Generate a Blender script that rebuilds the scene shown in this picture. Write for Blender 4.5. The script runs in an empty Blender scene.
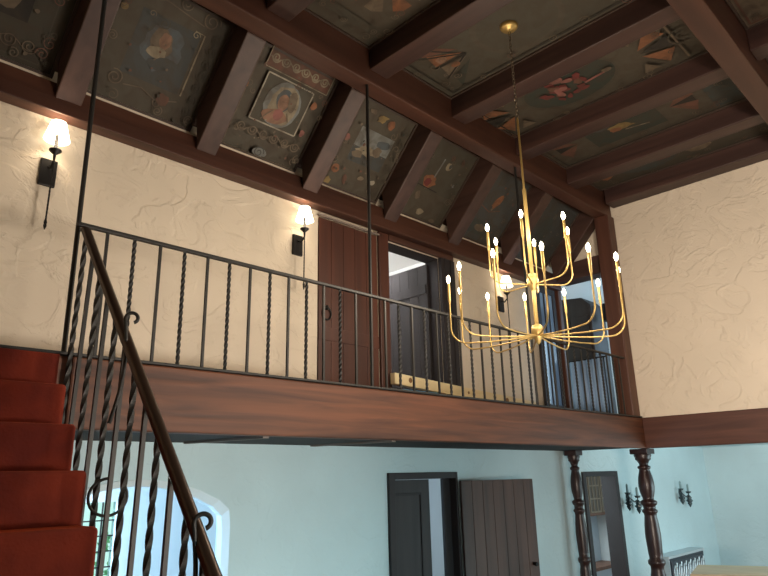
import bpy, bmesh, math, random
from mathutils import Vector, Matrix
random.seed(7)
S = bpy.context.scene
COL = S.collection
EYE = 2.06
# ------------------------------------------------------------------ camera
cd = bpy.data.cameras.new('camera'); cam = bpy.data.objects.new('camera', cd); COL.objects.link(cam)
RT = Vector((0.70712, -0.70671, -0.02287)); UP = Vector((-0.18668, -0.21829, 0.95786)); FW = Vector((0.68192, 0.67310, 0.28505))
RT.normalize(); FW = (FW - RT * FW.dot(RT)).normalized(); UP = RT.cross(FW)
m = Matrix((RT, UP, -FW)).transposed().to_4x4(); m.translation = Vector((0, 0, EYE))
cam.matrix_world = m
cd.sensor_width = 36.0; cd.lens = 635.68 / 768 * 36; cd.clip_start = 0.02
S.camera = cam
# ------------------------------------------------------------------ world, exposure, daylight, added fill lights
S.view_settings.view_transform = 'Standard'; S.view_settings.look = 'None'
S.view_settings.gamma = 1.0; S.view_settings.use_curve_mapping = False
S.view_settings.exposure = 0.0
W = bpy.data.worlds.new('world'); S.world = W; W.use_nodes = True
W.node_tree.nodes['Background'].inputs[0].default_value = (0.72, 0.97, 0.95, 1)
W.node_tree.nodes['Background'].inputs[1].default_value = 1.1
def area(name, loc, aim, sx, sy, power, color, spread=180):
    l = bpy.data.lights.new(name, 'AREA'); l.shape = 'RECTANGLE'; l.size = sx; l.size_y = sy
    l.energy = power; l.color = color; l.spread = math.radians(spread)
    o = bpy.data.objects.new(name, l); COL.objects.link(o); o.location = loc
    o.rotation_euler = (Vector(aim) - Vector(loc)).to_track_quat('-Z', 'Y').to_euler()
    return o
DAY = (0.72, 0.95, 1.0)
P_CANDLE = 6.8; P_SCONCE = 5.5
WARM = (1.0, 0.84, 0.66)
area('dining_window_daylight', (11.3, 0.42, 1.3), (11.0, 4.9, 1.1), 3.6, 1.7, 138, DAY)
area('hall_cool_fill', (3.6, -2.85, 0.9), (4.0, 4.9, -0.9), 5.0, 1.0, 64, (0.55, 0.92, 1.0), 62)  # added cool fill for the lower wall
area('balcony_wall_warm_fill', (4.2, -2.8, 1.4), (1.9, 4.9, 3.1), 1.6, 1.0, 46, (1.0, 0.87, 0.74), 58)  # added warm fill raising the balcony wall, source unseen
area('end_wall_warm_fill', (-0.6, -2.4, 1.4), (8.88, 1.0, 3.2), 1.4, 1.0, 140, (1.0, 0.86, 0.73), 62)  # added warm fill aimed across the hall at the plaster end wall, source unseen
area('alcove_window_daylight', (-0.5, 5.5, 1.4), (3.2, 6.4, 1.2), 0.6, 1.4, 250, (0.45, 0.72, 1.0))
area('passage_daylight', (5.0, 6.6, 1.5), (8.4, 7.1, 1.2), 0.9, 1.2, 30, (0.6, 0.82, 1.0))
area('pantry_daylight', (9.0, 6.9, 1.9), (11.6, 5.9, 1.2), 0.9, 0.8, 75, (0.75, 0.93, 1.0))
area('bedroom_daylight', (5.2, 5.6, 5.0), (5.6, 7.6, 4.6), 0.9, 0.6, 62, (0.95, 0.95, 0.95))
area('end_room_daylight', (10.9, 3.0, 4.0), (10.8, 6.4, 3.9), 1.2, 1.4, 60, (0.55, 0.80, 1.0))

# ------------------------------------------------------------------ materials
def lin(c): return tuple(((v / 255) / 12.92 if v / 255 <= .04045 else ((v / 255 + .055) / 1.055) ** 2.4) for v in c)
def mat(name, rgb, rough=0.6, metal=0.0, **k):
    M = bpy.data.materials.new(name); M.use_nodes = True
    b = M.node_tree.nodes['Principled BSDF']
    b.inputs['Base Color'].default_value = (*lin(rgb), 1); b.inputs['Roughness'].default_value = rough; b.inputs['Metallic'].default_value = metal
    if 'emit' in k:
        b.inputs['Emission Color'].default_value = (*k['emit'], 1); b.inputs['Emission Strength'].default_value = k['strength']
    if 'trans' in k: b.inputs['Transmission Weight'].default_value = k['trans']
    if 'sheen' in k:
        b.inputs['Sheen Weight'].default_value = k['sheen']; b.inputs['Sheen Roughness'].default_value = .35
        b.inputs['Sheen Tint'].default_value = (*lin(k['tint']), 1)
    return M
def nd(M, t): return M.node_tree.nodes.new(t)
def lk(M, a, b): M.node_tree.links.new(a, b)
def noise(M, scale, detail=4, stretch=(1, 1, 1), rot=(0, 0, 0), dist=0.0):
    tc = nd(M, 'ShaderNodeTexCoord'); mp = nd(M, 'ShaderNodeMapping'); n = nd(M, 'ShaderNodeTexNoise')
    mp.inputs['Scale'].default_value = stretch; mp.inputs['Rotation'].default_value = rot
    n.inputs['Scale'].default_value = scale; n.inputs['Detail'].default_value = detail; n.inputs['Distortion'].default_value = dist
    lk(M, tc.outputs['Object'], mp.inputs[0]); lk(M, mp.outputs[0], n.inputs['Vector'])
    return n
def vary(M, n, c1, c2, lo=.35, hi=.65):
    r = nd(M, 'ShaderNodeValToRGB'); r.color_ramp.elements[0].position = lo; r.color_ramp.elements[1].position = hi
    r.color_ramp.elements[0].color = (*lin(c1), 1); r.color_ramp.elements[1].color = (*lin(c2), 1)
    lk(M, n.outputs['Fac'], r.inputs[0]); lk(M, r.outputs[0], M.node_tree.nodes['Principled BSDF'].inputs['Base Color'])
def bump(M, src, strength, dist):
    b = nd(M, 'ShaderNodeBump'); b.inputs['Strength'].default_value = strength; b.inputs['Distance'].default_value = dist
    lk(M, src, b.inputs['Height']); lk(M, b.outputs[0], M.node_tree.nodes['Principled BSDF'].inputs['Normal'])
def wood(name, c1, c2, axis='X', rough=.5, scale=6, b=.25):
    M = mat(name, c1, rough)
    st = {'X': (.06, 1, 1), 'Y': (1, .06, 1), 'Z': (1, 1, .06)}[axis]
    n = noise(M, scale, 6, st, dist=.6); vary(M, n, c1, c2, .3, .7); bump(M, n.outputs['Fac'], b, .01)
    return M
def plaster(name, rgb, strength=.5):
    M = mat(name, rgb, .85); tot = None
    for sc, lo, hi, wt in ((1.7, .50, .56, 1.0), (3.1, .55, .60, .6), (11, .2, .8, .22)):
        n = noise(M, sc, 5, (1, 1, 1.25), dist=1.6); r = nd(M, 'ShaderNodeMapRange'); r.inputs['From Min'].default_value = lo; r.inputs['From Max'].default_value = hi; r.inputs['To Max'].default_value = wt
        lk(M, n.outputs['Fac'], r.inputs['Value'])
        if tot is None: tot = r.outputs[0]
        else:
            q = nd(M, 'ShaderNodeMath'); q.operation = 'ADD'; lk(M, tot, q.inputs[0]); lk(M, r.outputs[0], q.inputs[1]); tot = q.outputs[0]
    bump(M, tot, strength, .012)
    vary(M, noise(M, .7, 3), tuple(int(c * .95) for c in rgb), rgb)
    return M
M_PLASTER = plaster('cream_plaster', (225, 211, 190), .55)
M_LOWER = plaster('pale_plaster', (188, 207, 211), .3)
M_WHITE = mat('white_paint', (228, 228, 226), .8)
M_TRIMW = mat('plaster_trim', (208, 218, 220), .8)
M_BEAM = wood('dark_beam_wood_x', (58, 34, 26), (86, 54, 41), 'X')
M_BEAMY = wood('dark_beam_wood_y', (50, 32, 28), (74, 51, 44), 'Y')
M_RAFT = wood('rafter_wood', (54, 35, 29), (76, 53, 45), 'Y')
M_FACE = wood('balcony_beam_wood', (64, 35, 22), (112, 66, 41), 'X', .6, 15, .5)
M_FACEY = wood('header_beam_wood', (70, 41, 33), (96, 60, 48), 'Y', .55, 15, .5)
M_POST = wood('post_wood', (70, 41, 31), (96, 60, 45), 'Z', .5)
M_REDW = wood('red_panel_wood', (58, 31, 23), (88, 48, 34), 'Z', .5, 4)
M_DOOR = wood('dark_door_wood', (30, 26, 27), (46, 40, 41), 'Z', .65, 8)
M_PLANK = wood('plank_wood', (56, 44, 42), (92, 70, 63), 'Z', .55, 7)
M_JAMB = mat('dark_jamb', (36, 31, 33), .7)
M_COLUMN = wood('turned_column_wood', (36, 20, 19), (58, 32, 28), 'Z', .36, 9, .1)
M_IRON = mat('dark_iron', (40, 39, 37), .5, .2)
M_BLACK = mat('black_iron', (22, 19, 18), .5, .3)
M_HAND = mat('bronze_handrail', (76, 60, 50), .3, .6)
M_BRASS = mat('satin_brass', (216, 184, 116), .38, .75)
M_CHAIN = mat('grey_chain', (150, 138, 120), .35, .8)
M_BULB = mat('lit_bulb', (255, 244, 220), .4, 0, emit=(1.0, .86, .62), strength=14)
M_SHADE = mat('lit_lampshade', (250, 240, 220), .8, 0, emit=(1.0, .86, .66), strength=4.2)
M_CARPET = mat('rust_carpet', (110, 24, 8), .95, 0, sheen=.8, tint=(235, 100, 44))
nn = noise(M_CARPET, 60, 3); bump(M_CARPET, nn.outputs['Fac'], .35, .01)
n4 = noise(M_CARPET, 3.5, 3, dist=.5); vary(M_CARPET, n4, (98, 24, 7), (124, 38, 13))
M_FLOORW = wood('floor_boards', (96, 68, 50), (128, 94, 70), 'X', .4)
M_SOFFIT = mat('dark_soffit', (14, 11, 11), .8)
M_GREYW = mat('grey_strip', (120, 108, 100), .7)
M_MOLD = mat('panel_molding', (66, 52, 44), .6)
M_TABLE = wood('beige_table_wood', (186, 158, 124), (206, 180, 146), 'Y', .5)
M_PINE = wood('pale_pine', (222, 200, 150), (240, 224, 182), 'X', .6, 5)
M_KNOT = mat('pine_knot', (128, 92, 54), .7)
M_BLUE = mat('blue_box', (70, 118, 150), .6)
M_SILVER = mat('silver_trim', (196, 200, 204), .35, .5)
M_CARVE = mat('dark_carving', (52, 54, 62), .5)
M_GLASS = mat('dark_glass', (96, 116, 140), .08)
M_PANE = mat('window_glass', (225, 250, 240), .03, 0, trans=1.0)
M_CRYSTAL = mat('smoke_crystal', (40, 52, 56), .12)
M_CANDLE = mat('grey_candle', (122, 142, 144), .6)
M_LEAF = mat('garden_leaves', (120, 190, 120), .8)
M_COUNTER = mat('pale_counter', (206, 214, 224), .4)
M_CAB = wood('red_cabinet_wood', (128, 84, 66), (152, 106, 84), 'Z', .5)
M_LATT = mat('cabinet_glass', (128, 112, 102), .5)
M_LATW = wood('pale_lattice_wood', (164, 138, 116), (182, 158, 136), 'Z', .5)
M_CURT = mat('blue_curtain', (150, 176, 205), .9)
M_GOLDP = mat('old_gilding', (150, 126, 88), .6)
def paint(name, rgb):
    g = sum(rgb) / 3; rgb = tuple(int((c * .72 + g * .28) * .80) for c in rgb); M = mat(name, rgb, .75); n = noise(M, 7, 5, dist=1.0)
    bd = (68, 54, 41); vary(M, n, tuple(int(c * .5 + b_ * .5) for c, b_ in zip(rgb, bd)), tuple(min(255, int(c * 1.08)) for c in rgb), .32, .62); return M
PT = {k: paint('paint_' + k, v) for k, v in dict(
    board=(92, 82, 62), board2=(74, 66, 50), olive=(84, 80, 60), green=(58, 66, 54), cream=(166, 148, 114), tan=(128, 108, 80),
    orange=(172, 96, 50), flesh=(172, 118, 84), red=(142, 44, 40), pink=(176, 96, 84), blue=(88, 98, 104), sky=(132, 136, 132),
    teal=(64, 76, 70), rust=(132, 76, 54), yellow=(166, 132, 62), dark=(44, 38, 30), slate=(76, 78, 76), white=(190, 178, 150)).items()}
PKEYS = list(PT); PIDX = {k: i for i, k in enumerate(PKEYS)}; PMATS = [PT[k] for k in PKEYS]

# ------------------------------------------------------------------ mesh builder
def wloc(o):
    v = Vector((0, 0, 0))
    while o: v += o.location; o = o.parent
    return v
class MB:
    def __init__(s): s.v = []; s.f = []; s.mi = []; s.sm = []
    def add(s, vs, fs, mi=0, smooth=False):
        b = len(s.v); s.v += [Vector(p) for p in vs]
        for f in fs: s.f.append([b + i for i in f]); s.mi.append(mi); s.sm.append(smooth)
        return s
    def box(s, x0, x1, y0, y1, z0, z1, mi=0):
        return s.hexa([(x0, y0, z0), (x1, y0, z0), (x1, y1, z0), (x0, y1, z0)], [(x0, y0, z1), (x1, y0, z1), (x1, y1, z1), (x0, y1, z1)], mi)
    def hexa(s, a, b, mi=0):
        return s.add(list(a) + list(b), [(3, 2, 1, 0), (4, 5, 6, 7), (0, 1, 5, 4), (1, 2, 6, 5), (2, 3, 7, 6), (3, 0, 4, 7)], mi)
    def prism(s, poly, d, mi=0):
        n = len(poly); d = Vector(d)
        vs = [Vector(p) for p in poly] + [Vector(p) + d for p in poly]
        return s.add(vs, [tuple(range(n))[::-1], tuple(range(n, 2 * n))] + [(i, (i + 1) % n, n + (i + 1) % n, n + i) for i in range(n)], mi)
    def ring_loft(s, rings, mi=0, smooth=True, closed=True):
        n = len(rings[0]); vs = [p for r in rings for p in r]; fs = []
        for k in range(len(rings) - 1):
            for i in range(n):
                j = (i + 1) % n; fs.append((k * n + i, k * n + j, (k + 1) * n + j, (k + 1) * n + i))
        s.add(vs, fs, mi, smooth)
        if closed:
            s.add(rings[0], [tuple(range(n))[::-1]], mi); s.add(rings[-1], [tuple(range(n))], mi)
        return s
    def tube(s, pts, r, n=8, mi=0, smooth=True, rot=0.0, twist=0.0):
        pts = [Vector(p) for p in pts]; rings = []; N = len(pts); up = None; L = 0
        for i, p in enumerate(pts):
            t = (pts[min(i + 1, N - 1)] - pts[max(i - 1, 0)]).normalized()
            if up is None:
                up = Vector((0, 0, 1)) if abs(t.z) < .9 else Vector((1, 0, 0))
            a = (up - t * up.dot(t)).normalized(); up = a; b = t.cross(a)
            if i: L += (p - pts[i - 1]).length
            rr = r[i] if isinstance(r, (list, tuple)) else r
            ph = rot + twist * L
            rings.append([p + (a * math.cos(2 * math.pi * k / n + ph) + b * math.sin(2 * math.pi * k / n + ph)) * rr for k in range(n)])
        return s.ring_loft(rings, mi, smooth)
    def lathe(s, prof, c, n=20, mi=0, axis=(0, 0, 1)):
        c = Vector(c); ax = Vector(axis).normalized()
        a = Vector((1, 0, 0)) if abs(ax.x) < .9 else Vector((0, 1, 0)); a = (a - ax * a.dot(ax)).normalized(); b = ax.cross(a)
        rings = [[c + ax * h + (a * math.cos(2 * math.pi * k / n) + b * math.sin(2 * math.pi * k / n)) * max(r, 1e-4) for k in range(n)] for r, h in prof]
        return s.ring_loft(rings, mi, True)
    def build(s, name, mats, parent=None, origin=None, bevel=0, kind=None):
        o_w = wloc(parent) if parent else Vector(origin) if origin else Vector((0, 0, 0))
        me = bpy.data.meshes.new(name); me.from_pydata([tuple(v - o_w) for v in s.v], [], s.f)
        if not isinstance(mats, (list, tuple)): mats = [mats]
        for M in mats: me.materials.append(M)
        for p, mi, sm in zip(me.polygons, s.mi, s.sm): p.material_index = mi; p.use_smooth = sm
        bm = bmesh.new(); bm.from_mesh(me); bmesh.ops.recalc_face_normals(bm, faces=bm.faces); bm.to_mesh(me); bm.free()
        o = bpy.data.objects.new(name, me); COL.objects.link(o)
        if parent: o.parent = parent
        else: o.location = o_w
        if bevel:
            md = o.modifiers.new('bevel', 'BEVEL'); md.width = bevel; md.segments = 2; md.limit_method = 'ANGLE'
        if kind: o['kind'] = kind
        return o
def box(name, mats, b, parent=None, origin=None, bevel=0.0, kind=None):
    return MB().box(*b).build(name, mats, parent, origin, bevel, kind)
def tag(o, label, cat, group=None, kind=None):
    o['label'] = label; o['category'] = cat
    if group: o['group'] = group
    if kind: o['kind'] = kind
    return o
def empty(name, loc, label, cat, group=None):
    o = bpy.data.objects.new(name, None); COL.objects.link(o); o.location = loc; o.empty_display_size = .1
    return tag(o, label, cat, group, 'thing')
def copy_tree(o, parent=None):
    c = o.copy(); COL.objects.link(c)
    if parent: c.parent = parent
    for ch in list(o.children): copy_tree(ch, c)
    return c
def struct(name, mats, boxes):
    M = MB()
    for b in boxes: M.box(*b[:6], b[6] if len(b) > 6 else 0)
    return M.build(name, mats, kind='structure')

# ------------------------------------------------------------------ key dimensions
FB, BB = 2.767, 2.357          # balcony floor and underside of its face beam
YF, YW, XE, XL = 3.80, 4.94, 8.88, -0.80
ZC = 6.15                      # flat coffer boards
ZP = 5.765                     # underside of the purlins

# ------------------------------------------------------------------ setting
struct('floor', [M_FLOORW], [(XL - .2, 14.5, -3.2, 7.8, -.12, 0)])
struct('wall_left', [M_PLASTER], [(XL - .2, XL, -3.2, 7.8, 0, 6.4)])
struct('wall_front', [M_PLASTER], [(XL, XE, -3.2, -3.0, 0, 6.4)])
# lower rear wall with arch and two doorways
def arch_pts():
    o = [(3.09, 0.0), (3.09, 1.70), (3.075, 1.83), (2.98, 1.91), (2.80, 1.99), (2.62, 2.045), (2.45, 2.075), (2.28, 2.085), (2.11, 2.075), (1.94, 2.045), (1.76, 1.99), (1.58, 1.91), (1.485, 1.83), (1.47, 1.70), (1.47, 0.0)]
    return o
wl = MB()
top = [p for p in arch_pts()]
TH = .2
wl.box(XL, 1.47, YW, YW + TH, 0, 2.45)
for (xa, za), (xb, zb) in zip(top[1:-1], top[2:-1]):
    wl.hexa([(xb, YW, zb), (xa, YW, za), (xa, YW + TH, za), (xb, YW + TH, zb)], [(xb, YW, 2.45), (xa, YW, 2.45), (xa, YW + TH, 2.45), (xb, YW + TH, 2.45)])
wl.box(3.09, 5.06, YW, YW + TH, 0, 2.45); wl.box(5.06, 6.10, YW, YW + TH, 2.04, 2.45); wl.box(6.10, 9.20, YW, YW + TH, 0, 2.45)
wl.box(9.20, 10.18, YW, YW + TH, 2.02, 2.45); wl.box(10.18, 14.5, YW, YW + TH, 0, 2.45)
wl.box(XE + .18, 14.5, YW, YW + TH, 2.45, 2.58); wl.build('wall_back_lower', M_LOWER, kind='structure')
# light trim band following the arch
tb = MB()
oo = arch_pts(); cx = 2.28
ins = [(cx + (x - cx) * .94, z - (.05 if 0 < i < len(oo) - 1 else 0)) for i, (x, z) in enumerate(oo)]
for i in range(len(oo) - 1):
    (xa, za), (xb, zb), (ia, ja), (ib, jb) = oo[i], oo[i + 1], ins[i], ins[i + 1]
    tb.hexa([(xa, YW - .012, za), (xb, YW - .012, zb), (ib, YW + .03, jb), (ia, YW + .03, ja)], [(xa, YW + .1, za), (xb, YW + .1, zb), (ib, YW + .1, jb), (ia, YW + .1, ja)])
tb.build('trim_arch', M_TRIMW, kind='structure')
# upper rear wall with plank door and open doorway
struct('wall_back_upper', [M_PLASTER], [(XL, 4.02, YW, YW + TH, FB, 5.25), (4.02, 4.90, YW + .06, YW + TH, FB, 5.25), (4.90, 5.06, YW, YW + TH, FB, 5.25), (5.06, 6.0, YW, YW + TH, 4.74, 5.25), (6.0, XE, YW, YW + TH, FB, 5.25)])
# end wall (right): upper plaster, gable piece, dining side below is open
struct('wall_right', [M_PLASTER], [(XE, XE + .18, -3.2, YF, 2.767, 6.3), (XE + .004, XE + .18, YF, 4.05, FB, 6.3), (XE + .002, XE + .18, 4.05, YW + .2, 5.215, 6.2)])
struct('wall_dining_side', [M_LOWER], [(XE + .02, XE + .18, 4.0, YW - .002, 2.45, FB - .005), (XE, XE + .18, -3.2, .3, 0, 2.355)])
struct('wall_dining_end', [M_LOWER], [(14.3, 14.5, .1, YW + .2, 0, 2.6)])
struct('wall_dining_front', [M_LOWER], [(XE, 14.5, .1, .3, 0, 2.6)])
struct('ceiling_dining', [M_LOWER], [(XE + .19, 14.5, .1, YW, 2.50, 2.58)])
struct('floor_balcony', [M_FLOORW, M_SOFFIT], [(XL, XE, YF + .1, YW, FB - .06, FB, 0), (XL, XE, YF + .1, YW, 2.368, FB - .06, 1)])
rl = MB(); rl.box(XL, XE + .2, -3.2, 4.1, 6.36, 6.45)
rl.hexa([(XL, 4.0, 6.36), (XE + .2, 4.0, 6.36), (XE + .2, 5.3, 5.0), (XL, 5.3, 5.0)], [(XL, 4.0, 6.45), (XE + .2, 4.0, 6.45), (XE + .2, 5.4, 5.1), (XL, 5.4, 5.1)])
rl.build('ceiling', M_BEAM, kind='structure')
# rooms behind the lower wall: outer shell and partitions
struct('wall_rear_rooms', [M_WHITE], [(XL, 1.45, 6.5, 6.65, 0, 2.5), (2.83, 4.6, 6.5, 6.65, 0, 2.5), (1.45, 2.83, 6.5, 6.65, 1.92, 2.5), (1.45, 2.83, 6.5, 6.65, 0, .55),
    (4.45, 4.6, YW + TH, 7.8, 0, 2.5), (8.4, 8.55, YW + TH, 7.8, 0, 2.5), (13.0, 13.15, YW + TH, 7.8, 0, 2.5), (4.6, 13.15, 7.65, 7.8, 0, 2.5)])
struct('ceiling_rear_rooms', [M_WHITE], [(XL, 14.5, YW + TH, 7.8, 2.5, 2.6)])
struct('wall_upper_rooms', [M_WHITE], [(4.5, 4.62, YW + TH, 7.8, 2.6, 5.4), (7.2, 7.32, YW + TH, 7.8, 2.6, 5.4), (4.62, 7.2, 7.68, 7.8, 2.6, 5.4),
    (11.6, 11.75, 2.6, 6.6, 2.6, 5.4), (XE + .18, 11.6, 6.45, 6.6, 2.6, 5.4), (XE + .19, 11.6, 2.6, 2.75, 2.78, 5.4)])
struct('ceiling_upper_rooms', [M_WHITE], [(4.5, 7.32, YW + TH, 7.8, 5.3, 5.4), (XE + .18, 11.75, 2.6, 6.6, 5.3, 5.4)])
struct('floor_upper_rooms', [M_FLOORW], [(4.62, 7.2, YW + TH, 7.68, 2.65, FB), (XE + .18, 11.6, 2.75, 6.45, 2.65, FB)])
# leaded window in the room behind the arch
w = MB(); w.box(1.45, 1.5, 6.5, 6.6, .55, 1.92); w.box(2.80, 2.83, 6.5, 6.6, .55, 1.92); w.box(1.45, 2.83, 6.5, 6.6, 1.89, 1.92); w.box(1.45, 2.83, 6.5, 6.6, .55, .6)
win = w.build('window_1', M_WHITE, kind='structure')
w = MB()
for i in range(1, 12):
    x = 1.5 + i * .107; w.box(x - .006, x + .006, 6.54, 6.556, .6, 1.89)
for i in range(1, 9): z = .6 + i * .14; w.box(1.5, 2.80, 6.54, 6.556, z - .006, z + .006)
w.build('lead_lattice', M_JAMB, win)
box('glass', M_PANE, (1.5, 2.80, 6.546, 6.550, .6, 1.89), win)

# ------------------------------------------------------------------ painted ceiling panels
class Art:
    """flat painted shapes on a board; local u (0..W) and v (0..H)"""
    def __init__(s, o, U, V, N, Wd, H):
        s.m = MB(); s.o = Vector(o); s.U = Vector(U).normalized(); s.V = Vector(V).normalized(); s.N = Vector(N).normalized(); s.W = Wd; s.H = H; s.k = 1; s.vo = 0.0
    def P(s, u, v, d=0): return s.o + s.U * u + s.V * v + s.N * d
    def board(s, key, t=.03):
        a = [s.P(0, 0, -t), s.P(s.W, 0, -t), s.P(s.W, s.H, -t), s.P(0, s.H, -t)]; s.m.prism(a, s.N * t, PIDX[key])
    def poly(s, pts, key):
        s.k += 1; d = .0008 * s.k; pts = [(u, max(.025, v + s.vo)) for u, v in pts]
        s.m.add([s.P(u, v, d) for u, v in pts], [tuple(range(len(pts)))], PIDX[key])
    def rect(s, u0, v0, u1, v1, key): s.poly([(u0, v0), (u1, v0), (u1, v1), (u0, v1)], key)
    def ell(s, u, v, a, b, key, rot=0, n=20, wob=0):
        c, q = math.cos(rot), math.sin(rot); pts = []
        for i in range(n):
            t = 2 * math.pi * i / n; r = 1 + wob * random.uniform(-1, 1)
            x, y = a * r * math.cos(t), b * r * math.sin(t); pts.append((u + x * c - y * q, v + x * q + y * c))
        s.poly(pts, key)
    def line(s, pts, wd, key, closed=False):
        s.k += 1; d = .0008 * s.k; pts = [(u, max(.025, v + s.vo)) for u, v in pts]
        n = len(pts); L = []
        for i, (u, v) in enumerate(pts):
            a = pts[(i - 1) % n] if closed or i else pts[i]; b = pts[(i + 1) % n] if closed or i < n - 1 else pts[i]
            tx, ty = b[0] - a[0], b[1] - a[1]; l = math.hypot(tx, ty) or 1
            L.append(((u - ty / l * wd / 2, v + tx / l * wd / 2), (u + ty / l * wd / 2, v - tx / l * wd / 2)))
        for i in range(n if closed else n - 1):
            A, B = L[i], L[(i + 1) % n]
            s.m.add([s.P(*A[0], d), s.P(*A[1], d), s.P(*B[1], d), s.P(*B[0], d)], [(0, 1, 2, 3)], PIDX[key])
    def frame(s, u0, v0, u1, v1, wd, key):
        s.line([(u0, v0), (u1, v0)], wd, key); s.line([(u1, v0), (u1, v1)], wd, key); s.line([(u1, v1), (u0, v1)], wd, key); s.line([(u0, v1), (u0, v0)], wd, key)
    def spiral(s, u, v, r, turns, wd, key, start=0, flip=1):
        n = int(14 * turns); s.line([(u + r * (1 - .8 * i / n) * math.cos(start + flip * 2 * math.pi * turns * i / n), v + r * (1 - .8 * i / n) * math.sin(start + flip * 2 * math.pi * turns * i / n)) for i in range(n + 1)], wd, key)
    def scrolls(s, u0, v0, u1, v1, n, wd, key):
        for i in range(n):
            t = (i + .5) / n; u = u0 + (u1 - u0) * t; v = v0 + (v1 - v0) * t; f = 1 if i % 2 else -1
            L = math.hypot(u1 - u0, v1 - v0) / n
            s.spiral(u, v, L * .42, 1.7, wd, key, math.pi * (i % 2), f)
            a = (u0 + (u1 - u0) * i / n, v0 + (v1 - v0) * i / n); b = (u0 + (u1 - u0) * (i + 1) / n, v0 + (v1 - v0) * (i + 1) / n)
            s.line([(a[0] + (b[0] - a[0]) * j / 6 - (b[1] - a[1]) * .25 * f * math.sin(math.pi * j / 6), a[1] + (b[1] - a[1]) * j / 6 + (b[0] - a[0]) * .25 * f * math.sin(math.pi * j / 6)) for j in range(7)], wd * .8, key)
    def dots(s, n, box, keys, r=(.008, .02)):
        for _ in range(n):
            q = random.uniform(*r); s.ell(random.uniform(box[0], box[2]), random.uniform(box[1], box[3]), q, q * random.uniform(.6, 1.4), random.choice(keys), random.uniform(0, 3), 9, .2)
    def molding(s, root, t=.022, key=None):
        e = .0
        M = MB()
        for (a, b, c, d) in ((0, 0, s.W, t), (0, s.H - t, s.W, s.H), (0, t, t, s.H - t), (s.W - t, t, s.W, s.H - t)):
            M.prism([s.P(a, b, .002), s.P(c, b, .002), s.P(c, d, .002), s.P(a, d, .002)], s.N * .018)
        M.build('molding', key or M_MOLD, root)
    def done(s, label, cat='painted ceiling panel', group=None):
        for _ in range(34 if s.H < 1.6 else 60):
            u, v = random.uniform(.07, s.W - .07), random.uniform(.16, s.H - .06)
            if abs(u - s.W / 2) < .3 * s.W and abs(v - s.H / 2) < .33 * s.H: continue
            s.spiral(u, v, random.uniform(.025, .055), random.uniform(1.1, 1.8), .007, random.choice(['tan', 'olive', 'tan', 'rust', 'board']), random.uniform(0, 6), random.choice((1, -1)))
        c = s.P(s.W / 2, s.H / 2)
        r = empty('ceiling_panel', c, label, cat, group)
        s.m.build('painted_board', PMATS, r); s.molding(r)
        return r

RX = [0.08, 1.285, 2.49, 3.705, 4.905, 6.08, 7.30, 8.67]      # left edges of the rafters
RW = .20
rafter_a = Vector((0, 4.034, ZP)); rafter_b = Vector((0, 4.868, 4.888))
rd = (rafter_b - rafter_a).normalized(); rn = Vector((0, rd.z, -rd.y)); rn = rn if rn.z < 0 else -rn     # normal facing the room
DEP = .27
SL = (rafter_b - rafter_a).length
def slope_art(x0, x1):
    k_ = (4.955 - (rafter_a - rn * DEP).y) / rd.y; base = rafter_a - rn * DEP + rd * k_; a_ = Art((x0, base.y, base.z), (1, 0, 0), -rd, rn, x1 - x0, k_ - .01); a_.vo = -.09; return a_
gaps = [(RX[i] + RW + .003, RX[i + 1] - .003) for i in range(7)]
# 0: far-left dark panel
a = slope_art(*gaps[0]); a.board('board2'); W_, H_ = a.W, a.H
a.frame(.12, .15, W_ - .12, H_ - .12, .012, 'olive'); a.rect(.3, .42, .72, .9, 'dark'); a.ell(.52, .66, .14, .2, 'tan', 0, 20, .12); a.scrolls(.15, .26, W_ - .15, .26, 5, .008, 'tan')
a.dots(16, (.1, .1, W_ - .1, H_ - .1), ['tan', 'olive']); a.done('dim painted ceiling panel farthest left, above the lit wall sconce at the picture edge')
# 1: faded portrait with corner bracket scrolls
a = slope_art(*gaps[1]); a.board('board'); W_, H_ = a.W, a.H
a.rect(.24, .36, .76, .92, 'slate'); a.ell(.5, .68, .17, .2, 'blue', .3, 22, .15); a.ell(.47, .72, .1, .13, 'tan', .2, 16, .15); a.ell(.5, .74, .05, .07, 'flesh', .1, 14, .12); a.ell(.46, .62, .08, .05, 'cream', .2, 14, .2); a.ell(.55, .55, .13, .06, 'slate', .2, 14, .2)
a.line([(.79, .36), (.79, .93), (.70, .93)], .014, 'cream'); a.spiral(.72, .90, .035, 1.3, .008, 'cream')
a.spiral(.80, 1.06, .085, 1.8, .012, 'tan'); a.spiral(.55, 1.10, .06, 1.6, .010, 'tan', 1, -1); a.line([(.2, 1.0), (.4, 1.05), (.6, 1.02), (.75, 1.0)], .010, 'tan')
a.spiral(.22, .30, .07, 1.8, .010, 'tan', 2, -1); a.line([(.3, .27), (.45, .3), (.6, .24), (.78, .3)], .010, 'tan'); a.spiral(.62, .22, .05, 1.5, .008, 'tan')
a.ell(.66, .27, .06, .05, 'rust', 0, 14, .2); a.ell(.10, .86, .035, .028, 'yellow', .3, 12, .15); a.scrolls(.90, .2, .90, 1.0, 7, .008, 'olive')
a.dots(22, (.05, .05, W_ - .05, H_ - .05), ['tan', 'olive', 'rust'], (.006, .014)); a.done('painted panel with faded blue portrait and curling bracket lines, left of the lady portrait')
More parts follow.
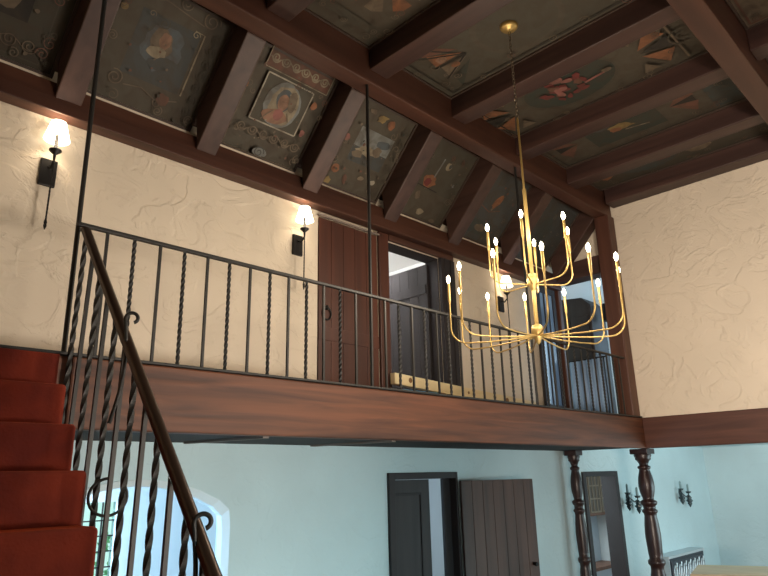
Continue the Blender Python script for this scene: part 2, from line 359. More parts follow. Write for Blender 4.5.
# 2: lady portrait in a square frame
a = slope_art(*gaps[2]); a.board('board'); W_, H_ = a.W, a.H
a.rect(.0, .0, .13, H_, 'tan'); a.scrolls(.07, .15, .07, 1.1, 8, .010, 'olive'); a.ell(.09, .72, .04, .04, 'orange', 0, 12, .15)
a.rect(.20, .96, .94, 1.15, 'rust'); a.scrolls(.22, 1.055, .92, 1.055, 6, .014, 'cream'); a.frame(.20, .95, .94, 1.16, .010, 'cream')
a.rect(.26, .44, .80, .91, 'olive'); a.frame(.26, .44, .80, .91, .014, 'white')
a.ell(.53, .67, .20, .225, 'sky', 0, 24, .04); a.ell(.55, .67, .16, .20, 'cream', 0, 22, .06); a.ell(.53, .72, .085, .11, 'blue', .2, 16, .08); a.ell(.53, .70, .060, .085, 'flesh', .1, 16, .05)
a.ell(.50, .54, .14, .075, 'flesh', .1, 16, .1); a.ell(.53, .575, .05, .06, 'pink', 0, 12, .1); a.ell(.62, .74, .05, .11, 'tan', .2, 14, .12); a.line([(.46, .60), (.40, .52), (.37, .47)], .012, 'tan'); a.line([(.61, .62), (.66, .54)], .012, 'tan')
a.scrolls(.16, .34, .92, .34, 6, .011, 'tan'); a.ell(.85, .80, .04, .04, 'orange', 0, 10, .2); a.ell(.86, .50, .03, .035, 'pink', 0, 10, .2)
a.ell(.5, .16, .09, .05, 'sky', 0, 12, .2); a.spiral(.5, .16, .06, 1.5, .01, 'slate'); a.scrolls(.12, .08, .95, .08, 7, .008, 'tan')
a.dots(26, (.15, .05, W_ - .05, H_ - .05), ['tan', 'cream', 'rust'], (.005, .012)); a.done('painted panel with a lady portrait in a square pale frame under a scroll band')
# 3: sky picture
a = slope_art(*gaps[3]); a.board('board'); W_, H_ = a.W, a.H
a.rect(.0, .0, .12, H_, 'tan'); a.line([(.2, .05), (.2, 1.15)], .01, 'olive')
a.rect(.32, .44, .82, .84, 'sky'); a.rect(.32, .44, .82, .62, 'slate'); a.ell(.52, .60, .13, .05, 'cream', .1, 14, .25); a.ell(.66, .64, .06, .06, 'tan', 0, 12, .25); a.ell(.70, .74, .09, .05, 'blue', .1, 12, .15); a.ell(.42, .54, .07, .045, 'tan', 0, 12, .2)
a.ell(.24, .30, .05, .05, 'orange', 0, 14, .1); a.ell(.20, .66, .04, .04, 'pink', 0, 12, .15); a.ell(.42, .22, .03, .06, 'rust', .3, 12, .15); a.ell(.80, .30, .04, .03, 'white', .2, 10, .15); a.ell(.62, .30, .05, .025, 'cream', .2, 10, .15)
a.ell(.52, 1.0, .07, .04, 'yellow', .4, 12, .3); a.ell(.67, .98, .05, .05, 'orange', .4, 12, .2); a.ell(.36, 1.03, .05, .025, 'tan', 0, 12, .2); a.scrolls(.90, .15, .90, 1.05, 6, .008, 'olive'); a.ell(.2, .14, .05, .05, 'yellow', 0, 12, .2)
a.dots(34, (.15, .05, W_ - .05, H_ - .05), ['tan', 'olive', 'green', 'rust'], (.006, .018)); a.done('painted panel with a grey blue sky rectangle and orange flower, behind the middle iron rod')
# 4: red lute
a = slope_art(*gaps[4]); a.board('olive'); W_, H_ = a.W, a.H
a.frame(.08, .08, W_ - .08, H_ - .1, .01, 'olive'); a.rect(.14, .1, W_ - .14, .48, 'board'); a.ell(.40, .60, .11, .09, 'orange', .2, 16, .2); a.ell(.38, .58, .06, .05, 'red', .2, 14, .2); a.line([(.44, .66), (.46, .92)], .022, 'sky'); a.ell(.58, .85, .055, .055, 'cream', 0, 14, .15); a.ell(.60, .86, .025, .03, 'slate', 0, 10)
a.line([(.15, .52), (.6, .50)], .012, 'dark'); a.ell(.33, .38, .04, .06, 'tan', .2, 12, .2); a.ell(.50, .20, .06, .04, 'cream', .2, 12, .2); a.ell(.76, .14, .05, .03, 'tan', .2, 12, .2); a.ell(.80, .66, .02, .025, 'sky', 0, 10); a.line([(.15, .55), (.15, .85)], .012, 'sky')
a.dots(14, (.12, .08, W_ - .1, H_ - .1), ['tan', 'green'], (.006, .014)); a.done('painted olive panel with a small red orange lute, above the open balcony doorway')
# 5, 6: panels behind the chandelier
a = slope_art(*gaps[5]); a.board('slate'); W_, H_ = a.W, a.H
a.ell(.56, .72, .055, .11, 'orange', -.4, 14, .2); a.line([(.3, .6), (.5, .55), (.7, .62)], .012, 'rust'); a.rect(.30, .2, .7, .4, 'teal'); a.ell(.5, .3, .1, .06, 'tan', 0, 12, .2); a.frame(.1, .1, W_ - .1, H_ - .1, .01, 'olive')
a.dots(12, (.1, .1, W_ - .1, H_ - .1), ['tan', 'rust']); a.done('painted grey panel with an orange streak, directly behind the chandelier upper tier')
a = slope_art(*gaps[6]); a.board('slate'); W_, H_ = a.W, a.H
a.frame(.12, .12, W_ - .12, H_ - .12, .012, 'olive'); a.ell(W_ / 2, .65, .15, .2, 'teal', 0, 18, .1); a.dots(12, (.1, .1, W_ - .1, H_ - .1), ['tan', 'olive']); a.done('plain dark sloping panel nearest the plaster gable and end wall')

BX = [0.05, 1.30, 2.545, 3.765, 5.04, 6.31, 7.57, 8.60]      # left edges of the flat-ceiling beams
BWD = .24
Y0, Y1 = 1.37, 3.844
def flat_art(x0, x1, y0, y1, z): return Art((x0 + .004, y0 + .004, z), (1, 0, 0), (0, 1, 0), (0, 0, -1), x1 - x0 - .008 - (0 if x1 < 8.5 else -.02), y1 - y0 - .008)
def wedges(a, u, v, R, keys, n=6, ph=0, r0=.08, sq=1.0, hw=.26):
    for i in range(n):
        t = ph + 2 * math.pi * i / n
        p = lambda r, d: (u + r * math.cos(t + d), v + sq * r * math.sin(t + d))
        a.poly([p(r0, 0), p(R, -hw), p(R * 1.06, 0), p(R, hw)], keys[i % len(keys)])
def coffer(i, label, fn):
    a = flat_art(BX[i] + BWD, BX[i + 1], Y0, Y1, ZC); fn(a, a.W, a.H); return a.done(label)
def c0(a, W_, H_):
    a.board('board2'); a.frame(.1, .15, W_ - .1, H_ - .15, .015, 'olive'); wedges(a, W_ / 2, H_ / 2, .4, ['rust', 'olive'])
def c1(a, W_, H_):
    a.board('board'); a.ell(W_ / 2, 1.25, .40, .42, 'olive'); wedges(a, W_ / 2, 1.72, .36, ['orange', 'tan', 'rust', 'cream'], 8, .4); wedges(a, W_ / 2, .8, .36, ['orange', 'tan'], 8); a.rect(.1, 2.2, W_ - .1, 2.3, 'olive')
def c2(a, W_, H_):
    a.board('olive'); a.ell(W_ / 2, 1.25, .42, .46, 'board'); a.ell(W_ / 2, 1.25, .36, .40, 'olive')
    for v, s_ in ((1.95, 1), (.55, -1)):
        u = W_ / 2
        for k, (d, key) in enumerate(((-.36, 'rust'), (-.14, 'orange'), (.10, 'tan'), (.32, 'green'))):
            a.poly([(u + d * .3, v - .08 * s_), (u + d - .10, v + .22 * s_), (u + d + .10, v + .26 * s_)], key)
            a.line([(u, v - .1 * s_), (u + d - .12, v + .3 * s_)], .02, 'dark')
        a.ell(u - .1, v + .14 * s_, .05, .06, 'flesh', 0, 12, .15); a.ell(u + .06, v + .08 * s_, .04, .05, 'orange', 0, 12, .15)
    a.frame(.08, .1, W_ - .08, H_ - .1, .014, 'dark')
def c3(a, W_, H_):
    a.board('board'); u = W_ / 2
    a.ell(u, 1.42, .36, .52, 'green', 0, 26); a.line([(u + .38 * math.cos(t / 24 * 6.283), 1.42 + .54 * math.sin(t / 24 * 6.283)) for t in range(24)], .018, 'olive', True)
    for k in range(30):
        t = random.uniform(0, 6.28); r = math.sqrt(random.random())
        a.ell(u + .20 * r * math.cos(t), 1.46 + .26 * r * math.sin(t), random.uniform(.03, .07), random.uniform(.025, .05), random.choice(['red', 'red', 'pink', 'red', 'rust']), random.uniform(0, 3), 9, .25)
    a.ell(u - .02, 1.48, .04, .05, 'pink', 0, 10, .2); a.line([(u + .05, 1.25), (u + .02, 1.0)], .03, 'pink'); a.ell(u, .98, .035, .05, 'tan', 0, 10, .2)
    for v, s_ in ((2.16, 1), (.62, -1)):
        a.poly([(u - .06, v), (u - .34, v + .18 * s_), (u - .14, v + .30 * s_)], 'orange'); a.poly([(u + .06, v), (u + .14, v + .30 * s_), (u + .34, v + .18 * s_)], 'orange'); a.poly([(u, v), (u - .10, v + .3 * s_), (u + .10, v + .3 * s_)], 'dark')
        a.line([(u - .4, v + .34 * s_), (u + .4, v + .34 * s_)], .02, 'tan'); a.poly([(u - .36, v - .10 * s_), (u - .20, v - .03 * s_), (u - .36, v + .08 * s_)], 'tan'); a.poly([(u + .36, v - .10 * s_), (u + .20, v - .03 * s_), (u + .36, v + .08 * s_)], 'tan')
    a.spiral(u, .20, .15, 1.6, .018, 'olive'); a.frame(.06, .08, W_ - .06, H_ - .08, .014, 'dark')
def c4(a, W_, H_):
    a.board('board'); u = W_ / 2
    a.rect(u - .30, .95, u + .30, 1.85, 'green'); a.ell(u, 1.42, .08, .16, 'yellow', .2, 14, .25); a.ell(u + .03, 1.5, .05, .07, 'orange', .2, 12, .2); a.line([(u + .1, 1.4), (u + .16, 1.12)], .018, 'cream'); a.ell(u - .12, 1.62, .06, .1, 'slate', .2, 12, .2)
    for v, s_ in ((2.0, 1), (.82, -1)):
        a.poly([(u, v), (u - .30, v + .22 * s_), (u - .08, v + .30 * s_)], 'rust'); a.poly([(u, v), (u + .08, v + .30 * s_), (u + .30, v + .22 * s_)], 'rust'); a.poly([(u, v), (u - .07, v + .28 * s_), (u + .07, v + .28 * s_)], 'dark')
    a.rect(.1, .1, W_ - .1, .42, 'teal'); a.frame(.06, .08, W_ - .06, H_ - .08, .014, 'dark')
def c5(a, W_, H_):
    a.board('board2'); u = W_ / 2
    a.ell(u, 1.6, .26, .42, 'teal', 0, 22); a.ell(u - .05, 1.72, .09, .11, 'sky', .2, 12, .2); a.ell(u + .02, 1.42, .08, .12, 'red', .2, 12, .25); a.ell(u, 2.2, .14, .12, 'orange', .2, 12, .25); a.ell(u - .08, .85, .05, .10, 'cream', .3, 12, .2); a.ell(u + .08, .95, .10, .16, 'tan', .2, 12, .25)
    a.line([(u + .28 * math.cos(t / 20 * 6.283), 1.6 + .44 * math.sin(t / 20 * 6.283)) for t in range(20)], .016, 'olive', True)
coffer(1, 'flat dark ceiling panel farthest left beside the long purlin, edge of picture', c0)
coffer(2, 'flat ceiling panel with orange wedges at the top edge, left of chandelier panel', c1)
coffer(3, 'flat painted ceiling panel that the brass chandelier hangs from', c2)
coffer(4, 'flat ceiling panel painted with a large crimson rose in a green oval', c3)
coffer(5, 'flat ceiling panel with a yellow figure on a green rectangle, next to the rose panel', c4)
coffer(6, 'flat dim ceiling panel nearest the plaster end wall, small red and pale flowers', c5)
labs = {4: 'tan ceiling panel in top right corner beyond the second purlin, nearer the chandelier', 5: 'olive ceiling panel cut by the top right corner beyond the second purlin', 6: 'olive ceiling panel at right edge beyond the second purlin, next to end wall'}
for i in (4, 5, 6):
    a = flat_art(BX[i] + BWD, BX[i + 1], -1.2, 1.145, 6.2); a.board('tan'); wedges(a, a.W / 2, 1.6, .4, ['rust', 'olive', 'orange'], 8); a.frame(.06, .06, a.W - .06, a.H - .06, .02, 'rust')
    a.done(labs[i])

# ------------------------------------------------------------------ ceiling timbers
def timber(name, mats, b, label, cat='beam', bevel=.012, group=None):
    o = box(name, mats, b, None, ((b[0] + b[1]) / 2, (b[2] + b[3]) / 2, b[4]), bevel); return tag(o, label, cat, group, 'thing')
timber('purlin', M_BEAM, (XL, XE, 3.844, 4.034, ZP, 6.34), 'long reddish brown purlin running diagonally between sloping and flat ceiling panels')
timber('purlin', M_BEAM, (XL, XE, 1.15, 1.37, ZP, 6.34), 'second long dark purlin crossing the top right corner of the ceiling')
names = ['first', 'second', 'third', 'fourth', 'fifth', 'sixth', 'seventh']
bl = ['dark cross beam at far left of the flat ceiling, out by the stairs', 'dark cross beam left of the top left flat panel', 'short stub of cross beam at the top edge, left of orange wedges',
      'dark cross beam between the orange wedge panel and the chandelier panel', 'dark cross beam between the chandelier panel and the rose panel', 'cross beam between the rose panel and the green rectangle panel', 'cross beam between green rectangle panel and dim flower panel']
for i in range(2, 7):
    timber('cross_beam', M_BEAMY, (BX[i], BX[i] + BWD, 1.37, 3.844, 5.905, 6.34), bl[i])
for i, t_ in ((4, 'nearest the top edge'), (5, 'beside the dark triangle in the corner'), (6, 'at the right edge, beside the olive panel')):
    timber('cross_beam', M_BEAMY, (BX[i], BX[i] + BWD, -1.2, 1.15, 5.95, 6.34), 'cross beam beyond the second purlin, ' + t_)
timber('edge_beam', M_BEAMY, (8.62, XE, 1.37, 3.80, 5.91, 6.34), 'dark edge beam along the top of the plaster end wall')
timber('edge_beam', M_BEAMY, (8.62, XE, -1.2, 1.15, 5.91, 6.34), 'edge beam on the end wall beyond the second purlin, outside right edge')
rl_ = ['broad dark rafter at far left end of the sloping ceiling', 'brown rafter ending above the leftmost wall sconce, behind the left iron rod', 'brown rafter between the faded portrait panel and the lady portrait panel',
       'brown rafter ending above the second wall sconce, between lady portrait and sky panel', 'brown rafter between the sky panel and the red lute panel', 'rafter between the red lute panel and the grey panel behind the chandelier', 'rafter behind the chandelier upper lights', 'end rafter lying against the plaster gable by the end wall']
for i, x in enumerate(RX):
    p = MB(); sl = rd.z / rd.y; A = rafter_a; bk = A - rn * .34
    p.prism([(x, 4.036, A.z + sl * .002), (x, 4.812, A.z + sl * (4.812 - A.y)), (x, 4.846, bk.z + sl * (4.846 - bk.y)), (x, 4.036, bk.z + sl * (4.036 - bk.y))], (RW, 0, 0))
    tag(p.build('rafter', M_RAFT, None, (x + RW / 2, 4.4, 5.3), .010), rl_[i], 'rafter', None, 'thing')
p = MB(); p.prism([(XL, 4.80, 4.825), (XL, 4.938, 4.825), (XL, 4.938, 5.115), (XL, 4.85, 5.10), (XL, 4.815, 4.95)], (XE - XL, 0, 0))
tag(p.build('cornice_beam', M_BEAM, None, (4.0, 4.87, 4.82), .008), 'long cornice beam along the top of the cream balcony wall, lit orange above sconces', 'beam', None, 'thing')
# ------------------------------------------------------------------ balcony beams, post, end-wall timbers
timber('balcony_beam', M_FACE, (1.3, XE + .15, YF, YF + .1, BB, FB), 'deep reddish brown face beam along the front of the balcony')
timber('landing_beam', M_FACE, (XL, 1.295, YF + .02, YF + .1, BB, FB), 'dark beam at the stair head left of the balcony railing')
timber('nosing_strip', M_IRON, (XL, XE - .005, YF - .014, YF + .12, FB + .001, FB + .018), 'thin dark strip along the top edge of the balcony beam', 'trim strip', .004)
timber('header_beam', M_FACEY, (XE - .012, XE + .18, -2.99, YF - .001, BB, FB - .001), 'reddish brown header beam under the plaster end wall, over the dining room opening', 'beam')
for lb, (xa, ya), (xb, yb) in (('pale lath under the balcony soffit nearest the stairs', (2.55, 4.80), (2.72, 3.95)), ('pale lath under the balcony soffit above the arch and framed door', (3.85, 4.82), (4.05, 3.95))):
    p = MB(); p.hexa([(xa, ya, 2.350), (xa + .05, ya, 2.350), (xb + .05, yb, 2.350), (xb, yb, 2.350)], [(xa, ya, 2.366), (xa + .05, ya, 2.366), (xb + .05, yb, 2.366), (xb, yb, 2.366)])
    tag(p.build('soffit_lath', M_GREYW, None, (xa, ya, 2.36)), lb, 'lath', None, 'thing')
timber('corner_post', M_POST, (8.66, XE - .002, 3.812, 4.032, FB + .02, ZP - .001), 'tall reddish brown corner post from balcony floor to ceiling beside plaster end wall', 'post')
p = MB(); p.prism([(8.76, 4.055, 4.93), (8.76, 4.80, 4.93), (8.76, 4.80, 4.95), (8.76, 4.555, 5.20), (8.76, 4.055, 5.21)], (.28, 0, 0)); tag(p.build('lintel_beam', M_BEAMY, None, (8.9, 4.4, 4.93), .006), 'thick brown lintel over the end doorway of the balcony', 'lintel', None, 'thing')
timber('door_jamb', M_POST, (8.78, XE - .002, 4.82, 4.93, FB + .002, 4.82), 'brown door jamb at the back corner of the balcony, left of end doorway', 'jamb')
# ------------------------------------------------------------------ plank door with ring pull, trim and pale strip for caught light
r = empty('plank_door', (4.46, 4.94, FB), 'closed reddish brown plank door on the balcony beside the second wall sconce', 'door')
p = MB()
for k in range(5): p.box(4.03 + k * .172, 4.03 + k * .172 + .168, 4.93, 4.985, FB + .01, 4.76)
p.build('door_panel', M_REDW, r, bevel=.004)
box('rail_board', M_REDW, (4.03, 4.89, 4.922, 4.931, 3.42, 3.56), r, bevel=.003)
p = MB(); p.tube([(4.13 + .055 * math.sin(t / 16 * 6.283), 4.915, 3.70 + .065 * math.cos(t / 16 * 6.283)) for t in range(17)], .009, 8); p.lathe([(.025, 0), (.025, .02), (.01, .03)], (4.13, 4.93, 3.765), 12, 0, (0, -1, 0)); p.build('ring_pull', M_BLACK, r)
timber('caught_light_strip', M_GREYW, (4.0, 4.97, 4.90, 4.925, 4.765, 4.785), 'thin pale strip painting light caught along the top of the reddish plank door', 'trim strip', .003)  # pale colour stands in for light catching the door's top edge
timber('door_post', M_REDW, (4.90, 5.06, 4.90, 4.938, FB + .002, 4.82), 'reddish post between plank door and open balcony doorway', 'post')
timber('jamb_lining', M_JAMB, (5.985, 6.0, 4.938, 5.145, FB + .002, 4.742), 'dark lining board inside the right side of the open balcony doorway', 'door jamb')
timber('jamb_lining', M_JAMB, (5.062, 5.984, 4.939, 5.145, 4.722, 4.739), 'dark lining board under the head of the open balcony doorway', 'door jamb')
timber('header_board', M_BEAM, (5.06, 6.27, 4.89, 4.938, 4.745, 4.822), 'dark head board over the open balcony doorway', 'lintel')
p = MB(); p.box(6.0, 6.27, 4.885, 4.938, FB + .002, 4.743); p.box(6.06, 6.10, 4.875, 4.886, FB + .002, 4.743); p.box(6.18, 6.22, 4.875, 4.886, FB + .002, 4.743)
tag(p.build('door_casing', M_JAMB, None, (6.13, 4.91, FB), .003), 'dark moulded casing on the right side of the open balcony doorway', 'door casing', None, 'thing')
r = empty('door_leaf', (5.97, 5.15, FB), 'dark blue grey plank door leaf standing open inside the balcony doorway', 'door')
p = MB()
for k in range(6): p.box(5.945, 5.984, 5.09 + k * .16, 5.09 + k * .16 + .157, FB + .01, 4.69)
p.build('door_panel', M_DOOR, r, bevel=.003)
for z in (4.30, 3.0): box('ledger', M_DOOR, (5.93, 5.945, 5.11, 6.02, z, z + .12), r, bevel=.003)
# pale plank on the balcony floor
r = empty('timber_plank', (6.4, 4.83, FB), 'long pale pine plank with knots lying along the balcony wall in front of doorway', 'plank')
p = MB(); p.hexa([(5.0, 4.80, 3.035), (7.85, 4.80, 2.875), (7.85, 4.87, 2.875), (5.0, 4.87, 3.035)], [(5.0, 4.80, 3.155), (7.85, 4.80, 3.01), (7.85, 4.87, 3.01), (5.0, 4.87, 3.155)]); p.build('board', M_PINE, r, bevel=.004)
for x, z, q in ((5.25, 3.09, .03), (6.3, 3.03, .018), (7.12, 2.99, .035), (7.45, 2.95, .02)):
    p = MB(); p.lathe([(q, 0), (q * .9, .004)], (x, 4.80, z), 12, 0, (0, -1, 0)); p.build('knot', M_KNOT, r)
r = tag(box('storage_box', M_BLUE, (5.12, 5.75, 4.79, 4.875, FB + .001, 2.985), None, (5.43, 4.83, FB), .006), 'low blue box under the left end of the pale plank', 'box')
tag(box('wood_block', M_PINE, (7.5, 7.7, 4.79, 4.875, FB + .001, 2.876), None, (7.6, 4.83, FB), .004), 'small wood block under the right end of the pale plank', 'block')
# glazed leaf opened against the rear wall
r = empty('french_door', (8.5, 4.88, FB), 'dark glazed door leaf folded against the rear wall, left of the end doorway', 'door')
p = MB(); x0, x1, y0, y1, zt = 8.20, 8.75, 4.86, 4.90, 4.815
for b in ((x0, x0 + .09, y0, y1, FB + .02, zt), (x1 - .09, x1, y0, y1, FB + .02, zt), (x0 + .09, x1 - .09, y0, y1, zt - .1, zt), (x0 + .09, x1 - .09, y0, y1, FB + .02, FB + .25)): p.box(*b)
p.build('frame', M_JAMB, r, bevel=.004)
box('pane', M_GLASS, (x0 + .09, x1 - .09, y0 + .015, y1 - .015, FB + .25, zt - .1), r)
p = MB()
for x in (x0 + .215, x0 + .335): p.box(x - .01, x + .01, y0 + .004, y1 - .004, FB + .25, zt - .1)
p.build('glazing_bar', M_JAMB, r)
# room beyond the end doorway
r = empty('wardrobe', (9.65, 5.0, FB), 'tall dark wardrobe with chamfered top seen through the end doorway of the balcony', 'wardrobe')
p = MB(); y0, y1 = 4.62, 5.35
p.prism([(9.4, y0, FB + .002), (9.4, y1, FB + .002), (9.4, y1, 4.86), (9.4, y0 + .14, 4.80), (9.4, y0, 4.66)], (.5, 0, 0)); p.build('body', M_DOOR, r, bevel=.01)
box('door', M_DOOR, (9.375, 9.40, y0 + .05, 4.98, FB + .15, 4.5), r, bevel=.006); box('door', M_DOOR, (9.375, 9.40, 4.99, y1 - .05, FB + .15, 4.5), r, bevel=.006)
r = empty('curtain', (9.25, 4.85, FB), 'pale blue curtain hanging beyond the end doorway of the balcony', 'curtain')
p = MB(); n = 40; ya, yb = 4.45, 5.25; top_ = []; bot = []
for i in range(n + 1):
    y = ya + (yb - ya) * i / n; x = 9.28 + .03 * math.sin(i * 1.35); top_.append((x, y, 3.75)); bot.append((x + .008 * math.sin(i), y, FB + .03))
p.add(top_ + bot, [(i, i + 1, n + 2 + i, n + 1 + i) for i in range(n)], 0, True); o = p.build('cloth', M_CURT, r); md = o.modifiers.new('thick', 'SOLIDIFY'); md.thickness = .006
p = MB(); p.tube([(9.28, 4.4, 3.765), (9.28, 5.3, 3.765)], .012, 8); p.tube([(9.28, 4.44, 3.765), (9.28, 4.44, FB + .002)], .010, 8); p.tube([(9.28, 5.27, 3.765), (9.28, 5.27, FB + .002)], .010, 8); p.build('rod', M_BLACK, r)
r = empty('lamp_stand', (9.0 + .5, 4.47, FB), 'dark floor lamp silhouette beside the corner post, beyond the end doorway', 'lamp')
p = MB(); p.lathe([(.12, 0.002), (.12, .03), (.02, .05), (.014, .06), (.014, 1.62), (.02, 1.64)], (9.62, 4.44, FB), 14); p.build('pole', M_BLACK, r)
p = MB(); p.lathe([(.10, 1.62), (.075, 1.9), (.07, 1.9), (.09, 1.63)], (9.62, 4.44, FB), 16); p.build('lamp_shade', M_JAMB, r)

# ------------------------------------------------------------------ lower doors
r = empty('framed_doorway', (5.58, 4.92, 0), 'dark door frame with a panelled leaf on the lower wall, beside the plank door', 'door frame')
p = MB(); p.box(4.98, 5.07, 4.905, 5.12, .002, 2.10); p.box(6.09, 6.13, 4.905, 5.12, .002, 2.10); p.box(5.07, 6.09, 4.905, 5.12, 2.03, 2.10); p.build('frame', M_JAMB, r, bevel=.006)
p = MB(); p.box(5.965, 6.088, 5.0, 5.04, .003, 2.028); p.build('inner_jamb', M_JAMB, r, bevel=.004)
p = MB(); p.box(5.075, 5.74, 5.02, 5.06, .01, 2.025); lf = p.build('door_panel', M_DOOR, r, bevel=.004)
p = MB()
for b in ((5.13, 5.60, 5.008, 5.02, 1.86, 1.885), (5.13, 5.60, 5.008, 5.02, .95, .975), (5.13, 5.155, 5.008, 5.02, .975, 1.86), (5.575, 5.60, 5.008, 5.02, .975, 1.86)): p.box(*b)
p.build('panel_moulding', M_JAMB, lf, bevel=.003)
# plank leaf, hinged at the right of the frame and swung open
H0 = Vector((6.135, 4.895, 0)); E0 = Vector((7.02, 4.485, 0)); d_ = (E0 - H0); wdt = d_.length; d_.normalize(); nrm = Vector((d_.y, -d_.x, 0))
r = empty('door_leaf', H0, 'open dark vertical plank door leaf standing out from the lower wall', 'door')
p = MB()
for k in range(7):
    a_ = H0 + d_ * (wdt * k / 7 + .002); b_ = H0 + d_ * (wdt * (k + 1) / 7 - .002); q = nrm * .045
    lo, hi = .012, 2.0
    p.hexa([(v.x, v.y, lo) for v in (a_, b_, b_ + q, a_ + q)], [(v.x, v.y, hi) for v in (a_, b_, b_ + q, a_ + q)])
p.build('planks', M_PLANK, r, bevel=.006)
p = MB(); c_ = H0 + d_ * (wdt - .08) + nrm * .05; p.lathe([(.02, 0), (.02, .02), (.012, .03), (.025, .05), (.02, .07)], (c_.x, c_.y, 1.05), 12, 0, nrm); p.build('door_knob', M_BLACK, r)
# dining doorway
r = empty('framed_doorway', (9.69, 4.92, 0), 'dark door frame between the two turned columns, cabinet showing through it', 'door frame')
p = MB(); p.box(9.12, 9.215, 4.91, 5.16, .002, 2.07); p.box(10.16, 10.26, 4.91, 5.16, .002, 2.07); p.box(9.215, 10.16, 4.91, 5.16, 1.995, 2.07); p.build('frame', M_JAMB, r, bevel=.006)
r = empty('china_cabinet', (12.2, 6.6, 0), 'reddish cabinet with small lattice panes seen through the dining doorway', 'cabinet')
box('body', M_CAB, (11.5, 12.98, 6.42, 6.8, 1.24, 2.16), r, bevel=.006); box('base', M_COUNTER, (11.4, 12.98, 6.35, 6.85, .002, .28), r, bevel=.01)
box('counter_top', M_CAB, (11.38, 12.98, 6.32, 6.87, .28, .34), r, bevel=.006); box('back_panel', M_COUNTER, (11.5, 12.98, 6.78, 6.84, .34, 1.24), r)
for k in range(3):
    x = 11.55 + k * .48; dr = box('cabinet_door', M_LATT, (x, x + .45, 6.40, 6.42, 1.30, 2.08), r); p = MB()
    for j in range(4): p.box(x + j * .1375, x + j * .1375 + .028, 6.385, 6.40, 1.30, 2.08)
    for j in range(4): z = 1.30 + j * .245; p.box(x, x + .44, 6.383, 6.398, z, z + .028)
    p.build('lattice', M_LATW, dr)

# ------------------------------------------------------------------ turned columns
def column(x, y, s, label):
    r = empty('turned_column', (x, y, 0), label, 'column')
    h = BB - .002 if y < 3.95 else 2.366
    prof = [(.125, h - .06), (.135, h - .09), (.120, h - .12), (.122, h - .14), (.095, h - .16), (.070, h - .20), (.068, h - .22), (.100, h - .235), (.100, h - .26), (.078, h - .275), (.085, h - .30), (.108, h - .37), (.120, h - .44), (.122, h - .50), (.112, h - .57), (.090, h - .64), (.082, h - .67),
            (.125, h - .69), (.130, h - .71), (.120, h - .735), (.095, h - .75), (.092, h - .79), (.118, h - .81), (.118, h - .83), (.096, h - .85), (.092, h - .88), (.108, h - .98), (.118, h - 1.10), (.116, h - 1.20), (.105, h - 1.36), (.098, h - 1.42), (.126, h - 1.44), (.128, h - 1.48), (.100, h - 1.51), (.096, h - 1.55), (.112, h - 1.62), (.112, h - 1.72), (.1, h - 1.9), (.12, h - 2.0), (.14, h - 2.05)]
    p = MB(); p.lathe([(q * s, z) for q, z in prof], (x, y, 0), 24); p.build('shaft', M_COLUMN, r)
    box('capital', M_COLUMN, (x - .145 * s, x + .145 * s, y - .145 * s, y + .145 * s, h - .07, h), r, bevel=.008)
    box('plinth', M_COLUMN, (x - .16 * s, x + .16 * s, y - .16 * s, y + .16 * s, .002, h - 2.04), r, bevel=.01)
column(9.02, 3.925, .86, 'glossy dark turned wooden column under the balcony corner, the nearer and thicker')
column(8.64, 4.77, .66, 'slimmer dark turned wooden column by the lower rear wall, left of dining doorway')

# ------------------------------------------------------------------ staircase
noz = [(3.599, 2.576), (3.398, 2.352), (3.193, 2.123), (2.996, 1.881)] + [(2.996 - .2 * k, 1.881 - .235 * k) for k in range(1, 8)]
r = empty('staircase', (.2, 2.6, 0), 'straight staircase carpeted in rust red, climbing at the left to the balcony', 'staircase')
tops = [(3.80, FB)] + noz
for i, (y, z) in enumerate(noz):
    zl = noz[i + 1][1] if i + 1 < len(noz) else .003
    yb = tops[i][0] + (.03 if i else 0)
    o = MB().box(XL + .01, 1.22, y, yb, zl - .03, z).build('carpeted_step', M_CARPET, r, bevel=.022); o.modifiers['bevel'].segments = 4
box('carpeted_riser', M_CARPET, (XL + .01, 1.22, 3.775, 3.815, 2.58, FB - .002), r, bevel=.004)
p = MB(); p.prism([(1.235, 3.79, 2.30), (1.235, 1.80, .01), (1.235, 2.0, .01), (1.235, 3.79, 2.06)], (.06, 0, 0)); p.build('stringer', M_BEAMY, r, bevel=.005)
# ------------------------------------------------------------------ railings
def twisted(p, a, b, h=.0085, rate=36): p.tube([Vector(a).lerp(Vector(b), i / 130) for i in range(131)], h * 1.6, 4, 0, False, .78, rate)
def straight(p, a, b, h=.0085, rate=0): p.tube([a, b], h * 1.4, 4, 0, False, math.pi / 4)
YR = 3.85
r = empty('balcony_railing', (5.0, YR, FB), 'long dark iron balcony railing with plain and twisted balusters and ceiling rods', 'railing')
ZR = 3.585
box('top_rail', M_IRON, (1.25, 8.655, YR - .018, YR + .018, ZR - .012, ZR + .012), r, bevel=.004)
SKIP = {13, 28}
for i in range(42):
    if i in SKIP: continue
    x = 1.437 + i * .1762; p = MB()
    if x > 8.64: break
    (twisted if i % 2 else straight)(p, (x, YR, FB + .019), (x, YR, ZR - .012)); o = p.build('baluster', M_IRON, r)
for x in (1.262, 3.73, 6.30):
    p = MB(); p.tube([(x, YR, FB + .019), (x + (.05 if x > 2 else 0), 3.90, ZP - .001)], .015, 8); p.build('ceiling_rod', M_IRON, r)
